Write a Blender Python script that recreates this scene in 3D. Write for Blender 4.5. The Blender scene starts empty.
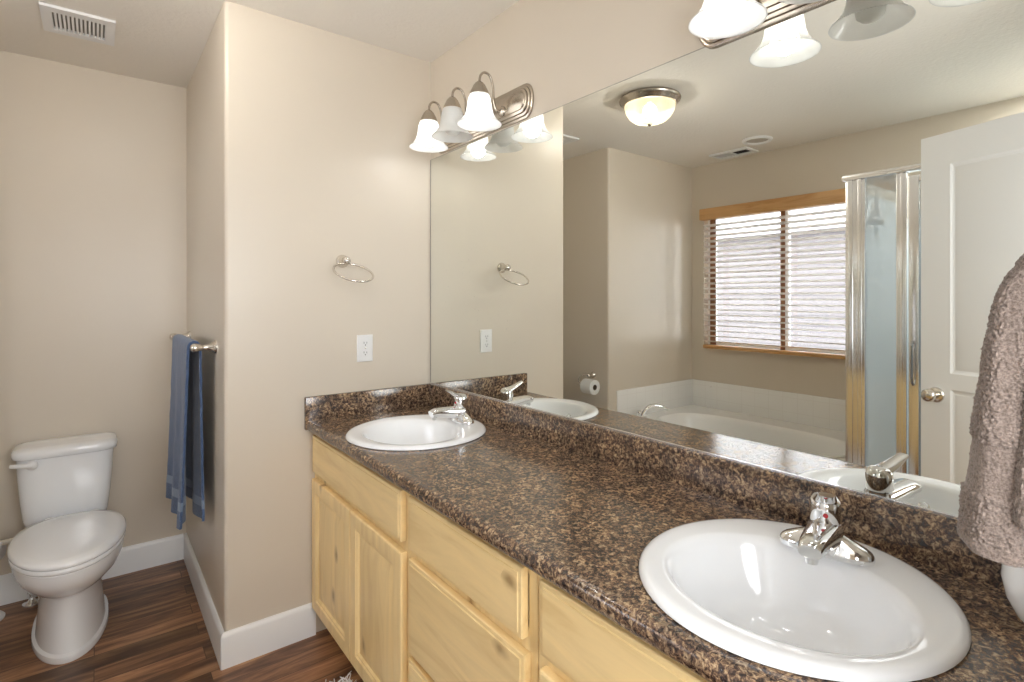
import bpy, bmesh, math, random
from mathutils import Vector, Matrix, noise
random.seed(7)
C = bpy.context.scene.collection
SC = bpy.context.scene
PI = math.pi
R = math.radians

# ------------------------------------------------------------------ camera
cam_data = bpy.data.cameras.new('camera')
cam_data.sensor_width = 36.0
cam_data.lens = 537.67 / 1024 * 36.0
cam_data.shift_y = -(341.0 - 297.6) / 1024.0
cam_data.clip_start = 0.02
cam = bpy.data.objects.new('camera', cam_data)
C.objects.link(cam)
cam.location = (-1.2249, -2.2001, 1.3512)
cam.rotation_euler = (PI / 2, 0, -0.6575)
SC.camera = cam

# ------------------------------------------------------------------ world, exposure
w = bpy.data.worlds.new('sky')
SC.world = w
w.use_nodes = True
bg = w.node_tree.nodes['Background']
bg.inputs[0].default_value = (0.93, 0.945, 1.0, 1)
bg.inputs[1].default_value = 13.0
SC.view_settings.view_transform = 'Standard'
SC.view_settings.look = 'None'
SC.view_settings.gamma = 1.0
SC.view_settings.use_curve_mapping = False
SC.view_settings.exposure = 0.52
SC.cycles.use_denoising = True
SC.cycles.denoising_prefilter = 'ACCURATE'
SC.cycles.max_bounces = 12
SC.cycles.diffuse_bounces = 6
SC.cycles.glossy_bounces = 6
SC.cycles.transparent_max_bounces = 16
SC.cycles.caustics_reflective = True
SC.cycles.caustics_refractive = False
SC.cycles.sample_clamp_indirect = 6.0

HALL_W, DOME_W, BULB_W, SHOWER_W = 28.0, 28.5, 2.9, 10.0

def point_light(name, loc, watts, radius, color, parent=None):
    d = bpy.data.lights.new(name, 'POINT')
    d.energy = watts; d.shadow_soft_size = radius; d.color = color
    o = bpy.data.objects.new(name, d)
    C.objects.link(o); o.location = loc
    if parent: o.parent = parent
    return o

hall = bpy.data.lights.new('hall_fill_light', 'AREA')  # unseen fill lamp, added behind the doorway to brighten the room
hall.shape = 'RECTANGLE'; hall.size = 1.1; hall.size_y = 0.9; hall.energy = HALL_W
hall.color = (0.95, 0.975, 1.0)
hall_o = bpy.data.objects.new('hall_fill_light', hall)
C.objects.link(hall_o)
hall_o.location = (-0.98, -2.68, 1.5)
hall_o.rotation_euler = (R(98), 0, R(6))

# ------------------------------------------------------------------ materials
def new_mat(name):
    m = bpy.data.materials.new(name); m.use_nodes = True
    nt = m.node_tree
    return m, nt, nt.nodes['Principled BSDF']
def N(nt, t, **kw):
    n = nt.nodes.new(t)
    for k, v in kw.items(): setattr(n, k, v)
    return n
def L(nt, a, b): nt.links.new(a, b)
def ramp(nt, stops, interp='LINEAR'):
    r = N(nt, 'ShaderNodeValToRGB'); cr = r.color_ramp; cr.interpolation = interp
    while len(cr.elements) < len(stops): cr.elements.new(0.5)
    for e, (p, c) in zip(cr.elements, stops):
        e.position = p; e.color = (*c, 1)
    return r
def coords(nt, scale=(1, 1, 1), kind='Object', rot=(0, 0, 0)):
    tc = N(nt, 'ShaderNodeTexCoord'); mp = N(nt, 'ShaderNodeMapping')
    mp.inputs['Scale'].default_value = scale; mp.inputs['Rotation'].default_value = rot
    L(nt, tc.outputs[kind], mp.inputs['Vector'])
    return mp.outputs['Vector']
def noise_tex(nt, vec, scale, detail=2, rough=0.5):
    n = N(nt, 'ShaderNodeTexNoise'); n.inputs['Scale'].default_value = scale
    n.inputs['Detail'].default_value = detail; n.inputs['Roughness'].default_value = rough
    L(nt, vec, n.inputs['Vector']); return n
def bump(nt, bsdf, h, strength, dist):
    b = N(nt, 'ShaderNodeBump'); b.inputs['Strength'].default_value = strength
    b.inputs['Distance'].default_value = dist
    L(nt, h, b.inputs['Height']); L(nt, b.outputs['Normal'], bsdf.inputs['Normal'])
def simple(name, col, rough=0.5, metal=0.0, spec=0.5, coat=0.0):
    m, nt, b = new_mat(name)
    b.inputs['Base Color'].default_value = (*col, 1)
    b.inputs['Roughness'].default_value = rough
    b.inputs['Metallic'].default_value = metal
    b.inputs['Specular IOR Level'].default_value = spec
    b.inputs['Coat Weight'].default_value = coat
    b.inputs['Coat Roughness'].default_value = 0.05
    n = noise_tex(nt, coords(nt), 35, 2)
    mr = N(nt, 'ShaderNodeMapRange')
    mr.inputs[3].default_value = max(0.0, rough - 0.02); mr.inputs[4].default_value = rough + 0.02
    L(nt, n.outputs['Fac'], mr.inputs[0]); L(nt, mr.outputs[0], b.inputs['Roughness'])
    return m

def paint(name, col, rough, bscale, bstr, bdist=0.002, spec=0.5):
    m, nt, b = new_mat(name)
    v = coords(nt)
    n1 = noise_tex(nt, v, 1.3, 3)
    c = tuple(col)
    r = ramp(nt, [(0.3, tuple(x * 0.975 for x in c)), (0.7, tuple(min(1, x * 1.02) for x in c))])
    L(nt, n1.outputs['Fac'], r.inputs[0]); L(nt, r.outputs[0], b.inputs['Base Color'])
    b.inputs['Roughness'].default_value = rough
    b.inputs['Specular IOR Level'].default_value = spec
    n2 = noise_tex(nt, v, bscale, 3, 0.6)
    bump(nt, b, n2.outputs['Fac'], bstr, bdist)
    return m
WALL = paint('beige_wall_paint', (0.665, 0.597, 0.503), 0.36, 140, 0.05, spec=0.55)
CEIL = paint('beige_ceiling_texture', (0.84, 0.80, 0.735), 0.8, 55, 0.55, 0.004, 0.2)
TRIM = simple('white_trim_paint', (0.87, 0.88, 0.89), 0.35)
DOORP = simple('white_door_paint', (0.85, 0.855, 0.865), 0.45)
PORC = simple('white_porcelain', (0.90, 0.915, 0.935), 0.10, 0, 0.5, 0.3)
ACRYL = simple('white_acrylic', (0.89, 0.89, 0.88), 0.25, 0, 0.5, 0.2)
PLASTIC = simple('white_plastic', (0.80, 0.80, 0.80), 0.35)
SHOWERW = simple('pale_blue_white_acrylic', (0.84, 0.90, 0.93), 0.25)
CHROME = simple('polished_chrome', (0.86, 0.87, 0.88), 0.06, 1.0)
ALU = simple('bright_aluminium', (0.88, 0.88, 0.90), 0.2, 1.0)
NICKEL = simple('brushed_nickel', (0.50, 0.45, 0.39), 0.25, 1.0)
SATIN = simple('satin_nickel', (0.74, 0.70, 0.64), 0.22, 1.0)
DARK = simple('dark_void', (0.02, 0.02, 0.02), 0.7)
GREYP = simple('grey_shadow_plastic', (0.30, 0.28, 0.25), 0.6)
RED = simple('red_button', (0.45, 0.02, 0.03), 0.3)
PAPER = simple('white_tissue', (0.85, 0.85, 0.83), 0.9, 0, 0.1)
CARD = simple('brown_cardboard', (0.20, 0.15, 0.11), 0.9)
CREAM = simple('cream_plastic', (0.75, 0.70, 0.60), 0.4)
BRAID = simple('braided_grey_hose', (0.35, 0.34, 0.33), 0.4, 0.6)

def mirror_mat():
    m, nt, b = new_mat('silvered_mirror_glass')
    b.inputs['Metallic'].default_value = 1.0
    b.inputs['Base Color'].default_value = (0.80, 0.81, 0.765, 1)
    b.inputs['Roughness'].default_value = 0.0
    # dust specks drying on the glass
    v = coords(nt, (1, 1, 1))
    vo = N(nt, 'ShaderNodeTexVoronoi'); vo.inputs['Scale'].default_value = 38
    L(nt, v, vo.inputs['Vector'])
    r = ramp(nt, [(0.05, (1, 1, 1)), (0.10, (0, 0, 0))]); L(nt, vo.outputs['Distance'], r.inputs[0])
    nz = noise_tex(nt, v, 1.6, 3); r2 = ramp(nt, [(0.56, (0, 0, 0)), (0.66, (1, 1, 1))]); L(nt, nz.outputs['Fac'], r2.inputs[0])
    mul = N(nt, 'ShaderNodeMath', operation='MULTIPLY'); L(nt, r.outputs[0], mul.inputs[0]); L(nt, r2.outputs[0], mul.inputs[1])
    mul2 = N(nt, 'ShaderNodeMath', operation='MULTIPLY'); mul2.inputs[1].default_value = 0.22; L(nt, mul.outputs[0], mul2.inputs[0])
    d = N(nt, 'ShaderNodeBsdfDiffuse'); d.inputs[0].default_value = (0.8, 0.8, 0.8, 1)
    mx = N(nt, 'ShaderNodeMixShader'); L(nt, mul2.outputs[0], mx.inputs[0])
    L(nt, b.outputs[0], mx.inputs[1]); L(nt, d.outputs[0], mx.inputs[2])
    L(nt, mx.outputs[0], nt.nodes['Material Output'].inputs[0])
    return m
MIRROR = mirror_mat()

def glass_mat(name, tint, gloss=0.08, rough=0.02, haze=0.0):
    m, nt, b = new_mat(name); nt.nodes.remove(b)
    out = nt.nodes['Material Output']
    t = N(nt, 'ShaderNodeBsdfTransparent'); t.inputs[0].default_value = (*tint, 1)
    g = N(nt, 'ShaderNodeBsdfGlossy'); g.inputs['Roughness'].default_value = rough
    fr = N(nt, 'ShaderNodeFresnel'); fr.inputs[0].default_value = 1.5
    add = N(nt, 'ShaderNodeMath', operation='ADD'); add.inputs[1].default_value = gloss - 0.04
    L(nt, fr.outputs[0], add.inputs[0])
    mx = N(nt, 'ShaderNodeMixShader'); L(nt, add.outputs[0], mx.inputs[0])
    L(nt, t.outputs[0], mx.inputs[1]); L(nt, g.outputs[0], mx.inputs[2])
    last = mx
    if haze:
        d = N(nt, 'ShaderNodeBsdfDiffuse'); d.inputs[0].default_value = (0.78, 0.83, 0.88, 1)
        m2 = N(nt, 'ShaderNodeMixShader'); m2.inputs[0].default_value = haze
        L(nt, mx.outputs[0], m2.inputs[1]); L(nt, d.outputs[0], m2.inputs[2]); last = m2
    L(nt, last.outputs[0], out.inputs[0])
    return m
PANE = glass_mat('window_glass', (0.95, 0.96, 0.97))
SHGLASS = glass_mat('shower_glass', (0.94, 0.965, 0.985), 0.08, 0.02, 0.36)  # glass is clear; diffuse haze stands in for the brightly lit shower interior

def shade_mat(name, col, transp=0.3):
    m, nt, b = new_mat(name); nt.nodes.remove(b)
    out = nt.nodes['Material Output']
    tr = N(nt, 'ShaderNodeBsdfTranslucent'); tr.inputs[0].default_value = (*col, 1)
    df = N(nt, 'ShaderNodeBsdfDiffuse'); df.inputs[0].default_value = (*col, 1)
    tp = N(nt, 'ShaderNodeBsdfTransparent')
    gl = N(nt, 'ShaderNodeBsdfGlossy'); gl.inputs['Roughness'].default_value = 0.2
    m1 = N(nt, 'ShaderNodeMixShader'); m1.inputs[0].default_value = 0.48
    L(nt, tr.outputs[0], m1.inputs[1]); L(nt, df.outputs[0], m1.inputs[2])
    m2 = N(nt, 'ShaderNodeMixShader')
    n = noise_tex(nt, coords(nt), 14, 4)
    mr = N(nt, 'ShaderNodeMapRange'); mr.inputs[3].default_value = transp * 0.7; mr.inputs[4].default_value = transp * 1.3
    L(nt, n.outputs['Fac'], mr.inputs[0]); L(nt, mr.outputs[0], m2.inputs[0])
    L(nt, m1.outputs[0], m2.inputs[1]); L(nt, tp.outputs[0], m2.inputs[2])
    m3 = N(nt, 'ShaderNodeMixShader'); m3.inputs[0].default_value = 0.05
    L(nt, m2.outputs[0], m3.inputs[1]); L(nt, gl.outputs[0], m3.inputs[2])
    L(nt, m3.outputs[0], out.inputs[0])
    return m
SHADE = shade_mat('frosted_white_glass', (0.95, 0.96, 0.96), 0.28)
DOME = shade_mat('frosted_alabaster_glass', (0.82, 0.74, 0.55), 0.55)
def emit(name, col, s):
    m, nt, b = new_mat(name)
    b.inputs['Base Color'].default_value = (0.9, 0.9, 0.9, 1)
    b.inputs['Emission Color'].default_value = (*col, 1)
    b.inputs['Emission Strength'].default_value = s
    return m
BULB_ON = emit('lit_bulb', (1.0, 0.97, 0.92), 6.0)
BULB_DOME = emit('lit_warm_bulb', (1.0, 0.90, 0.70), 8.0)
BULB_OFF = simple('unlit_frosted_bulb', (0.80, 0.81, 0.79), 0.4)

def floor_mat():
    m, nt, b = new_mat('brown_plank_floor')
    v = coords(nt)
    br = N(nt, 'ShaderNodeTexBrick'); br.offset = 0.37; br.offset_frequency = 2; br.squash = 1.0
    br.inputs['Scale'].default_value = 1.0
    br.inputs['Brick Width'].default_value = 0.9; br.inputs['Row Height'].default_value = 0.092
    br.inputs['Mortar Size'].default_value = 0.0012
    br.inputs['Color1'].default_value = (0, 0, 0, 1); br.inputs['Color2'].default_value = (1, 1, 1, 1)
    br.inputs['Mortar'].default_value = (0.5, 0.5, 0.5, 1)
    L(nt, v, br.inputs['Vector'])
    # every plank takes its own slice of the grain
    comb = N(nt, 'ShaderNodeCombineXYZ'); mu = N(nt, 'ShaderNodeMath', operation='MULTIPLY'); mu.inputs[1].default_value = 9.0
    L(nt, br.outputs['Color'], mu.inputs[0]); L(nt, mu.outputs[0], comb.inputs[2])
    st = coords(nt, (1.6, 14, 1))
    ad = N(nt, 'ShaderNodeVectorMath', operation='ADD'); L(nt, st, ad.inputs[0]); L(nt, comb.outputs[0], ad.inputs[1])
    n = noise_tex(nt, ad.outputs[0], 1.9, 7, 0.62); n.inputs['Distortion'].default_value = 0.5
    r = ramp(nt, [(0.30, (0.060, 0.028, 0.016)), (0.45, (0.155, 0.074, 0.040)), (0.58, (0.28, 0.145, 0.074)), (0.74, (0.43, 0.25, 0.135))])
    L(nt, n.outputs['Fac'], r.inputs[0])
    hs = N(nt, 'ShaderNodeHueSaturation')
    mr = N(nt, 'ShaderNodeMapRange'); mr.inputs[3].default_value = 0.50; mr.inputs[4].default_value = 1.55
    L(nt, br.outputs['Color'], mr.inputs[0]); L(nt, mr.outputs[0], hs.inputs['Value']); L(nt, r.outputs[0], hs.inputs['Color'])
    mx = N(nt, 'ShaderNodeMixRGB'); mx.inputs[2].default_value = (0.055, 0.032, 0.02, 1)
    L(nt, br.outputs['Fac'], mx.inputs[0]); L(nt, hs.outputs[0], mx.inputs[1])
    L(nt, mx.outputs[0], b.inputs['Base Color'])
    b.inputs['Roughness'].default_value = 0.38
    bump(nt, b, n.outputs['Fac'], 0.12, 0.002)
    return m
FLOOR = floor_mat()

def counter_mat():
    m, nt, b = new_mat('brown_speckled_laminate')
    v = coords(nt)
    n1 = noise_tex(nt, v, 120, 5, 0.7); n1.inputs['Distortion'].default_value = 0.7
    r1 = ramp(nt, [(0.38, (0.018, 0.012, 0.013)), (0.45, (0.075, 0.048, 0.038)), (0.51, (0.180, 0.115, 0.075)), (0.565, (0.34, 0.235, 0.140)), (0.65, (0.55, 0.43, 0.275))])
    L(nt, n1.outputs['Fac'], r1.inputs[0])
    n2 = noise_tex(nt, v, 26, 3, 0.6)
    r2 = ramp(nt, [(0.40, (0.62, 0.60, 0.62)), (0.62, (1.12, 1.06, 1.0))])
    L(nt, n2.outputs['Fac'], r2.inputs[0])
    mx = N(nt, 'ShaderNodeMixRGB', blend_type='MULTIPLY'); mx.inputs[0].default_value = 1
    L(nt, r1.outputs[0], mx.inputs[1]); L(nt, r2.outputs[0], mx.inputs[2])
    L(nt, mx.outputs[0], b.inputs['Base Color'])
    b.inputs['Roughness'].default_value = 0.17
    b.inputs['Specular IOR Level'].default_value = 0.75
    bump(nt, b, n1.outputs['Fac'], 0.015, 0.001)
    return m
COUNTER = counter_mat()

def wood_mat(name, axis, base=(0.88, 0.665, 0.335), dark=(0.80, 0.575, 0.265), knots=True, rough=0.38):
    m, nt, b = new_mat(name)
    sc = [9.0, 9.0, 9.0]; sc[axis] = 1.1
    oi = N(nt, 'ShaderNodeObjectInfo')
    tc = N(nt, 'ShaderNodeTexCoord'); mp = N(nt, 'ShaderNodeMapping'); mp.inputs['Scale'].default_value = sc
    ad = N(nt, 'ShaderNodeVectorMath', operation='ADD')
    L(nt, tc.outputs['Object'], ad.inputs[0]); L(nt, oi.outputs['Random'], ad.inputs[1])
    L(nt, ad.outputs[0], mp.inputs['Vector'])
    n = noise_tex(nt, mp.outputs[0], 1.8, 5, 0.6); n.inputs['Distortion'].default_value = 0.8
    r = ramp(nt, [(0.34, dark), (0.48, base), (0.72, tuple(min(1, c * 1.13) for c in base))])
    L(nt, n.outputs['Fac'], r.inputs[0])
    col = r.outputs[0]
    if knots:
        s2 = [9.0, 9.0, 9.0]; s2[axis] = 5.4
        mp2 = N(nt, 'ShaderNodeMapping'); mp2.inputs['Scale'].default_value = s2; L(nt, ad.outputs[0], mp2.inputs['Vector'])
        nd = noise_tex(nt, mp2.outputs[0], 3, 3); mixv = N(nt, 'ShaderNodeMixRGB'); mixv.inputs[0].default_value = 0.13
        L(nt, mp2.outputs[0], mixv.inputs[1]); L(nt, nd.outputs['Color'], mixv.inputs[2])
        vo = N(nt, 'ShaderNodeTexVoronoi', voronoi_dimensions='2D'); vo.inputs['Scale'].default_value = 1.0
        sp = N(nt, 'ShaderNodeSeparateXYZ'); cb = N(nt, 'ShaderNodeCombineXYZ')
        L(nt, mixv.outputs[0], sp.inputs[0]); L(nt, sp.outputs[1], cb.inputs[0]); L(nt, sp.outputs[2], cb.inputs[1])
        L(nt, cb.outputs[0], vo.inputs['Vector'])
        kr = ramp(nt, [(0.03, (1, 1, 1)), (0.085, (0.55, 0.55, 0.55)), (0.17, (0, 0, 0))]); L(nt, vo.outputs['Distance'], kr.inputs[0])
        gate = N(nt, 'ShaderNodeMath', operation='GREATER_THAN'); gate.inputs[1].default_value = 0.62
        sep = N(nt, 'ShaderNodeSeparateColor'); L(nt, vo.outputs['Color'], sep.inputs[0]); L(nt, sep.outputs[0], gate.inputs[0])
        mu = N(nt, 'ShaderNodeMath', operation='MULTIPLY'); L(nt, kr.outputs[0], mu.inputs[0]); L(nt, gate.outputs[0], mu.inputs[1])
        mu2 = N(nt, 'ShaderNodeMath', operation='MULTIPLY'); mu2.inputs[1].default_value = 0.75; L(nt, mu.outputs[0], mu2.inputs[0])
        mx = N(nt, 'ShaderNodeMixRGB'); mx.inputs[2].default_value = (0.30, 0.155, 0.05, 1)
        L(nt, mu2.outputs[0], mx.inputs[0]); L(nt, col, mx.inputs[1]); col = mx.outputs[0]
    L(nt, col, b.inputs['Base Color'])
    b.inputs['Roughness'].default_value = rough
    bump(nt, b, n.outputs['Fac'], 0.06, 0.001)
    return m
WOOD_H = wood_mat('knotty_maple_along_front', 1)
WOOD_V = wood_mat('knotty_maple_upright', 2)
BLINDW = wood_mat('honey_blind_wood', 1, (0.62, 0.36, 0.15), (0.50, 0.26, 0.09), False, 0.4)
SLATW = wood_mat('pale_slat_wood', 1, (0.80, 0.76, 0.72), (0.74, 0.69, 0.64), False, 0.35)
TAPE = simple('brown_cloth_tape', (0.30, 0.14, 0.07), 0.9)

def tile_mat():
    m, nt, b = new_mat('white_glazed_tile')
    tc = N(nt, 'ShaderNodeTexCoord'); sp = N(nt, 'ShaderNodeSeparateXYZ'); L(nt, tc.outputs['Object'], sp.inputs[0])
    s = N(nt, 'ShaderNodeMath', operation='ADD'); L(nt, sp.outputs[0], s.inputs[0]); L(nt, sp.outputs[1], s.inputs[1])
    cb = N(nt, 'ShaderNodeCombineXYZ'); L(nt, s.outputs[0], cb.inputs[0]); L(nt, sp.outputs[2], cb.inputs[1])
    br = N(nt, 'ShaderNodeTexBrick'); br.offset = 0.0
    br.inputs['Scale'].default_value = 1.0; br.inputs['Brick Width'].default_value = 0.105; br.inputs['Row Height'].default_value = 0.105
    br.inputs['Mortar Size'].default_value = 0.0015
    br.inputs['Color1'].default_value = (0.89, 0.89, 0.88, 1); br.inputs['Color2'].default_value = (0.89, 0.89, 0.88, 1)
    br.inputs['Mortar'].default_value = (0.82, 0.81, 0.79, 1)
    L(nt, cb.outputs[0], br.inputs['Vector']); L(nt, br.outputs['Color'], b.inputs['Base Color'])
    b.inputs['Roughness'].default_value = 0.25
    return m
TILE = tile_mat()

def terry(name, col, dark, band=None, bandcol=None, scale=260):
    m, nt, b = new_mat(name)
    v = coords(nt)
    n = noise_tex(nt, v, scale, 3, 0.7)
    r = ramp(nt, [(0.32, dark), (0.62, col)])
    L(nt, n.outputs['Fac'], r.inputs[0]); c = r.outputs[0]
    if band:
        tc = N(nt, 'ShaderNodeTexCoord'); sp = N(nt, 'ShaderNodeSeparateXYZ'); L(nt, tc.outputs['Object'], sp.inputs[0])
        a = N(nt, 'ShaderNodeMath', operation='COMPARE'); a.inputs[1].default_value = (band[0] + band[1]) / 2; a.inputs[2].default_value = (band[1] - band[0]) / 2
        L(nt, sp.outputs[2], a.inputs[0])
        mx = N(nt, 'ShaderNodeMixRGB'); mx.inputs[2].default_value = (*bandcol, 1)
        mulb = N(nt, 'ShaderNodeMath', operation='MULTIPLY'); mulb.inputs[1].default_value = 0.8; L(nt, a.outputs[0], mulb.inputs[0])
        L(nt, mulb.outputs[0], mx.inputs[0]); L(nt, c, mx.inputs[1]); c = mx.outputs[0]
    L(nt, c, b.inputs['Base Color'])
    b.inputs['Roughness'].default_value = 0.95; b.inputs['Specular IOR Level'].default_value = 0.1
    b.inputs['Sheen Weight'].default_value = 0.35; b.inputs['Sheen Roughness'].default_value = 0.5
    bump(nt, b, n.outputs['Fac'], 0.5, 0.003)
    return m
BLUE = terry('blue_terry', (0.095, 0.150, 0.275), (0.040, 0.060, 0.115), (-0.635, -0.60), (0.24, 0.31, 0.43))
TAUPE = terry('taupe_terry', (0.33, 0.262, 0.225), (0.13, 0.098, 0.080), None, None, 420)
TAUPE_FLAT = terry('taupe_woven_band', (0.38, 0.30, 0.255), (0.30, 0.235, 0.20), None, None, 500)
RUGM = terry('white_shag', (0.88, 0.87, 0.87), (0.62, 0.60, 0.60))
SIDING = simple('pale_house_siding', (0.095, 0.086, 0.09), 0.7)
ROOF = simple('grey_roof_shingle', (0.22, 0.21, 0.22), 0.9)
GROUND = simple('gravel_ground', (0.25, 0.24, 0.23), 0.9)

# ------------------------------------------------------------------ mesh helpers
def BM(): return bmesh.new()
def obj(name, bm, mat, parent=None, angle=35, kind=None):
    me = bpy.data.meshes.new(name)
    bmesh.ops.recalc_face_normals(bm, faces=bm.faces[:])
    bm.to_mesh(me); bm.free()
    for m in (mat if isinstance(mat, (list, tuple)) else [mat]): me.materials.append(m)
    if angle:
        for p in me.polygons: p.use_smooth = True
        me.set_sharp_from_angle(angle=R(angle))
    o = bpy.data.objects.new(name, me); C.objects.link(o)
    if parent: o.parent = parent
    if kind: o['kind'] = kind
    return o
def thing(name, label, cat, loc=(0, 0, 0), rz=0.0, group=None):
    o = bpy.data.objects.new(name, None); C.objects.link(o)
    o.empty_display_size = 0.05
    o.location = loc; o.rotation_euler = (0, 0, rz); o['label'] = label; o['category'] = cat
    if group: o['group'] = group
    return o
def tag(o, label, cat, group=None):
    o['label'] = label; o['category'] = cat
    if group: o['group'] = group
    return o
def struct(name, bm, mat, parent=None, angle=35):
    return obj(name, bm, mat, parent, angle, None if parent else 'structure')
def dup(root, loc, rz=0.0, label=None):
    r = root.copy(); C.objects.link(r); r.location = loc; r.rotation_euler = (0, 0, rz)
    if label: r['label'] = label
    def rec(src, dst):
        for ch in list(src.children):
            c = ch.copy(); C.objects.link(c); c.parent = dst
            rec(ch, c)
    rec(root, r)
    return r
def box(bm, x0, x1, y0, y1, z0, z1, bev=0.0, seg=2):
    vs = [bm.verts.new((x, y, z)) for x in (x0, x1) for y in (y0, y1) for z in (z0, z1)]
    fs = [(0, 1, 3, 2), (4, 6, 7, 5), (0, 4, 5, 1), (2, 3, 7, 6), (0, 2, 6, 4), (1, 5, 7, 3)]
    faces = [bm.faces.new([vs[i] for i in f]) for f in fs]
    if bev:
        es = set(e for f in faces for e in f.edges)
        bmesh.ops.bevel(bm, geom=list(es), offset=bev, segments=seg, affect='EDGES', profile=0.5)
def ring_faces(bm, a, b):
    n = len(a)
    for i in range(n): bm.faces.new((a[i], a[(i + 1) % n], b[(i + 1) % n], b[i]))
def loft(bm, rings, cap0=True, cap1=True):
    vr = [[bm.verts.new(p) for p in r] for r in rings]
    for a, b in zip(vr, vr[1:]): ring_faces(bm, a, b)
    if cap0: bm.faces.new(vr[0])
    if cap1: bm.faces.new(list(reversed(vr[-1])))
    return vr
def lathe(bm, prof, n=32, center=(0, 0, 0), mat=None, cap0=True, cap1=True):
    rings = []
    for r, z in prof:
        ps = []
        for i in range(n):
            a = 2 * PI * i / n
            p = Vector((max(r, 1e-4) * math.cos(a), max(r, 1e-4) * math.sin(a), z))
            if mat: p = mat @ p
            ps.append(p + Vector(center))
        rings.append(ps)
    return loft(bm, rings, cap0, cap1)
def smooth_path(pts, n=8):
    P = [Vector(p) for p in pts]; out = []
    for i in range(len(P) - 1):
        p0 = P[max(i - 1, 0)]; p1 = P[i]; p2 = P[i + 1]; p3 = P[min(i + 2, len(P) - 1)]
        for k in range(n):
            t = k / n
            out.append(0.5 * ((2 * p1) + (-p0 + p2) * t + (2 * p0 - 5 * p1 + 4 * p2 - p3) * t * t + (-p0 + 3 * p1 - 3 * p2 + p3) * t ** 3))
    out.append(P[-1]); return out
def tube(bm, pts, r, n=12, closed=False, flat=None):
    P = [Vector(p) for p in pts]; m = len(P)
    rs = r if isinstance(r, (list, tuple)) else [r] * m
    if len(rs) != m: rs = [rs[0] + (rs[-1] - rs[0]) * i / (m - 1) for i in range(m)]
    up = None; rings = []
    for i in range(m):
        if closed: t = (P[(i + 1) % m] - P[i - 1]).normalized()
        else: t = (P[min(i + 1, m - 1)] - P[max(i - 1, 0)]).normalized()
        if up is None:
            up = Vector((0, 0, 1)) if abs(t.z) < 0.9 else Vector((0, 1, 0))
        up = (up - t * up.dot(t)).normalized(); sd = t.cross(up)
        f = flat or 1.0
        rings.append([P[i] + (sd * math.cos(2 * PI * k / n) * f + up * math.sin(2 * PI * k / n)) * rs[i] for k in range(n)])
    vr = [[bm.verts.new(p) for p in q] for q in rings]
    for a, b in zip(vr, vr[1:]): ring_faces(bm, a, b)
    if closed: ring_faces(bm, vr[-1], vr[0])
    else:
        bm.faces.new(vr[0]); bm.faces.new(list(reversed(vr[-1])))
def axis_matrix(d):
    return Vector((0, 0, 1)).rotation_difference(Vector(d).normalized()).to_matrix()
def prism(bm, poly, z0, z1, M=None):
    f = (lambda p: M @ Vector(p)) if M else Vector
    loft(bm, [[f((x, y, z0)) for x, y in poly], [f((x, y, z1)) for x, y in poly]])
def oval(cx, cy, rx, ry, z, n=48, p=2.0):
    out = []
    for i in range(n):
        a = 2 * PI * i / n; c, s = math.cos(a), math.sin(a)
        out.append((cx + rx * math.copysign(abs(c) ** (2 / p), c), cy + ry * math.copysign(abs(s) ** (2 / p), s), z))
    return out
def plate_with_holes(bm, outer, holes, z):
    es = []
    for loop in [outer] + holes:
        vs = [bm.verts.new((p[0], p[1], z)) for p in loop]
        for i in range(len(vs)): es.append(bm.edges.new((vs[i], vs[(i + 1) % len(vs)])))
    bmesh.ops.triangle_fill(bm, edges=es, use_beauty=True, use_dissolve=False)
def rails(bm, path_prof):  # extrude a closed profile given as two end rings
    loft(bm, path_prof)

# ------------------------------------------------------------------ room shell
H = 2.44
W_, D_ = 0.855, 1.05          # width of the end wall, depth of the toilet alcove
XP, YP, XL, YN = -1.72, 0.455, -2.75, -2.17
bm = BM(); box(bm, -2.95, 0.12, -3.6, 1.20, -0.05, 0.0); struct('floor', bm, FLOOR, angle=0)
bm = BM(); box(bm, -2.95, 0.12, -2.30, 1.20, H, H + 0.05); struct('ceiling', bm, CEIL, angle=0)
bm = BM(); box(bm, 0.0, 0.12, -2.30, 0.0, 0, H); struct('wall_right', bm, WALL, angle=0)
# end wall block with a rounded corner bead
poly = [(0.12, 0.0)]
rb = 0.016
for i in range(9):
    a = PI / 2 * i / 8
    poly.append((-W_ + rb - rb * math.sin(a), rb - rb * math.cos(a)))
poly += [(-W_, D_ + 0.0), (0.12, D_)]
bm = BM(); prism(bm, poly, 0, H); struct('wall_end', bm, WALL, angle=25)
bm = BM(); box(bm, -2.95, 0.12, D_, D_ + 0.12, 0, H); struct('wall_back', bm, WALL, angle=0)
poly = [(-2.95, D_), (-2.95, YP)]
for i in range(9):
    a = PI / 2 * i / 8
    poly.append((XP - rb + rb * math.sin(a), YP + rb - rb * math.cos(a)))
poly += [(XP, D_)]
bm = BM(); prism(bm, poly, 0, H); struct('wall_partition', bm, WALL, angle=25)
WY0, WY1, WZ0, WZ1 = -0.93, 0.342, 0.945, 2.04
bm = BM()
box(bm, XL - 0.14, XL, -2.30, WY0, 0, H); box(bm, XL - 0.14, XL, WY1, YP, 0, H)
box(bm, XL - 0.14, XL, WY0, WY1, 0, WZ0); box(bm, XL - 0.14, XL, WY0, WY1, WZ1, H)
struct('wall_left', bm, WALL, angle=0)
DX0, DX1, DZ = -1.34, -0.60, 2.05
bm = BM()
box(bm, -2.95, DX0, YN - 0.12, YN, 0, H); box(bm, DX1, 0.12, YN - 0.12, YN, 0, H)
box(bm, DX0, DX1, YN - 0.12, YN, DZ, H)
struct('wall_front', bm, WALL, angle=0)
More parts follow.
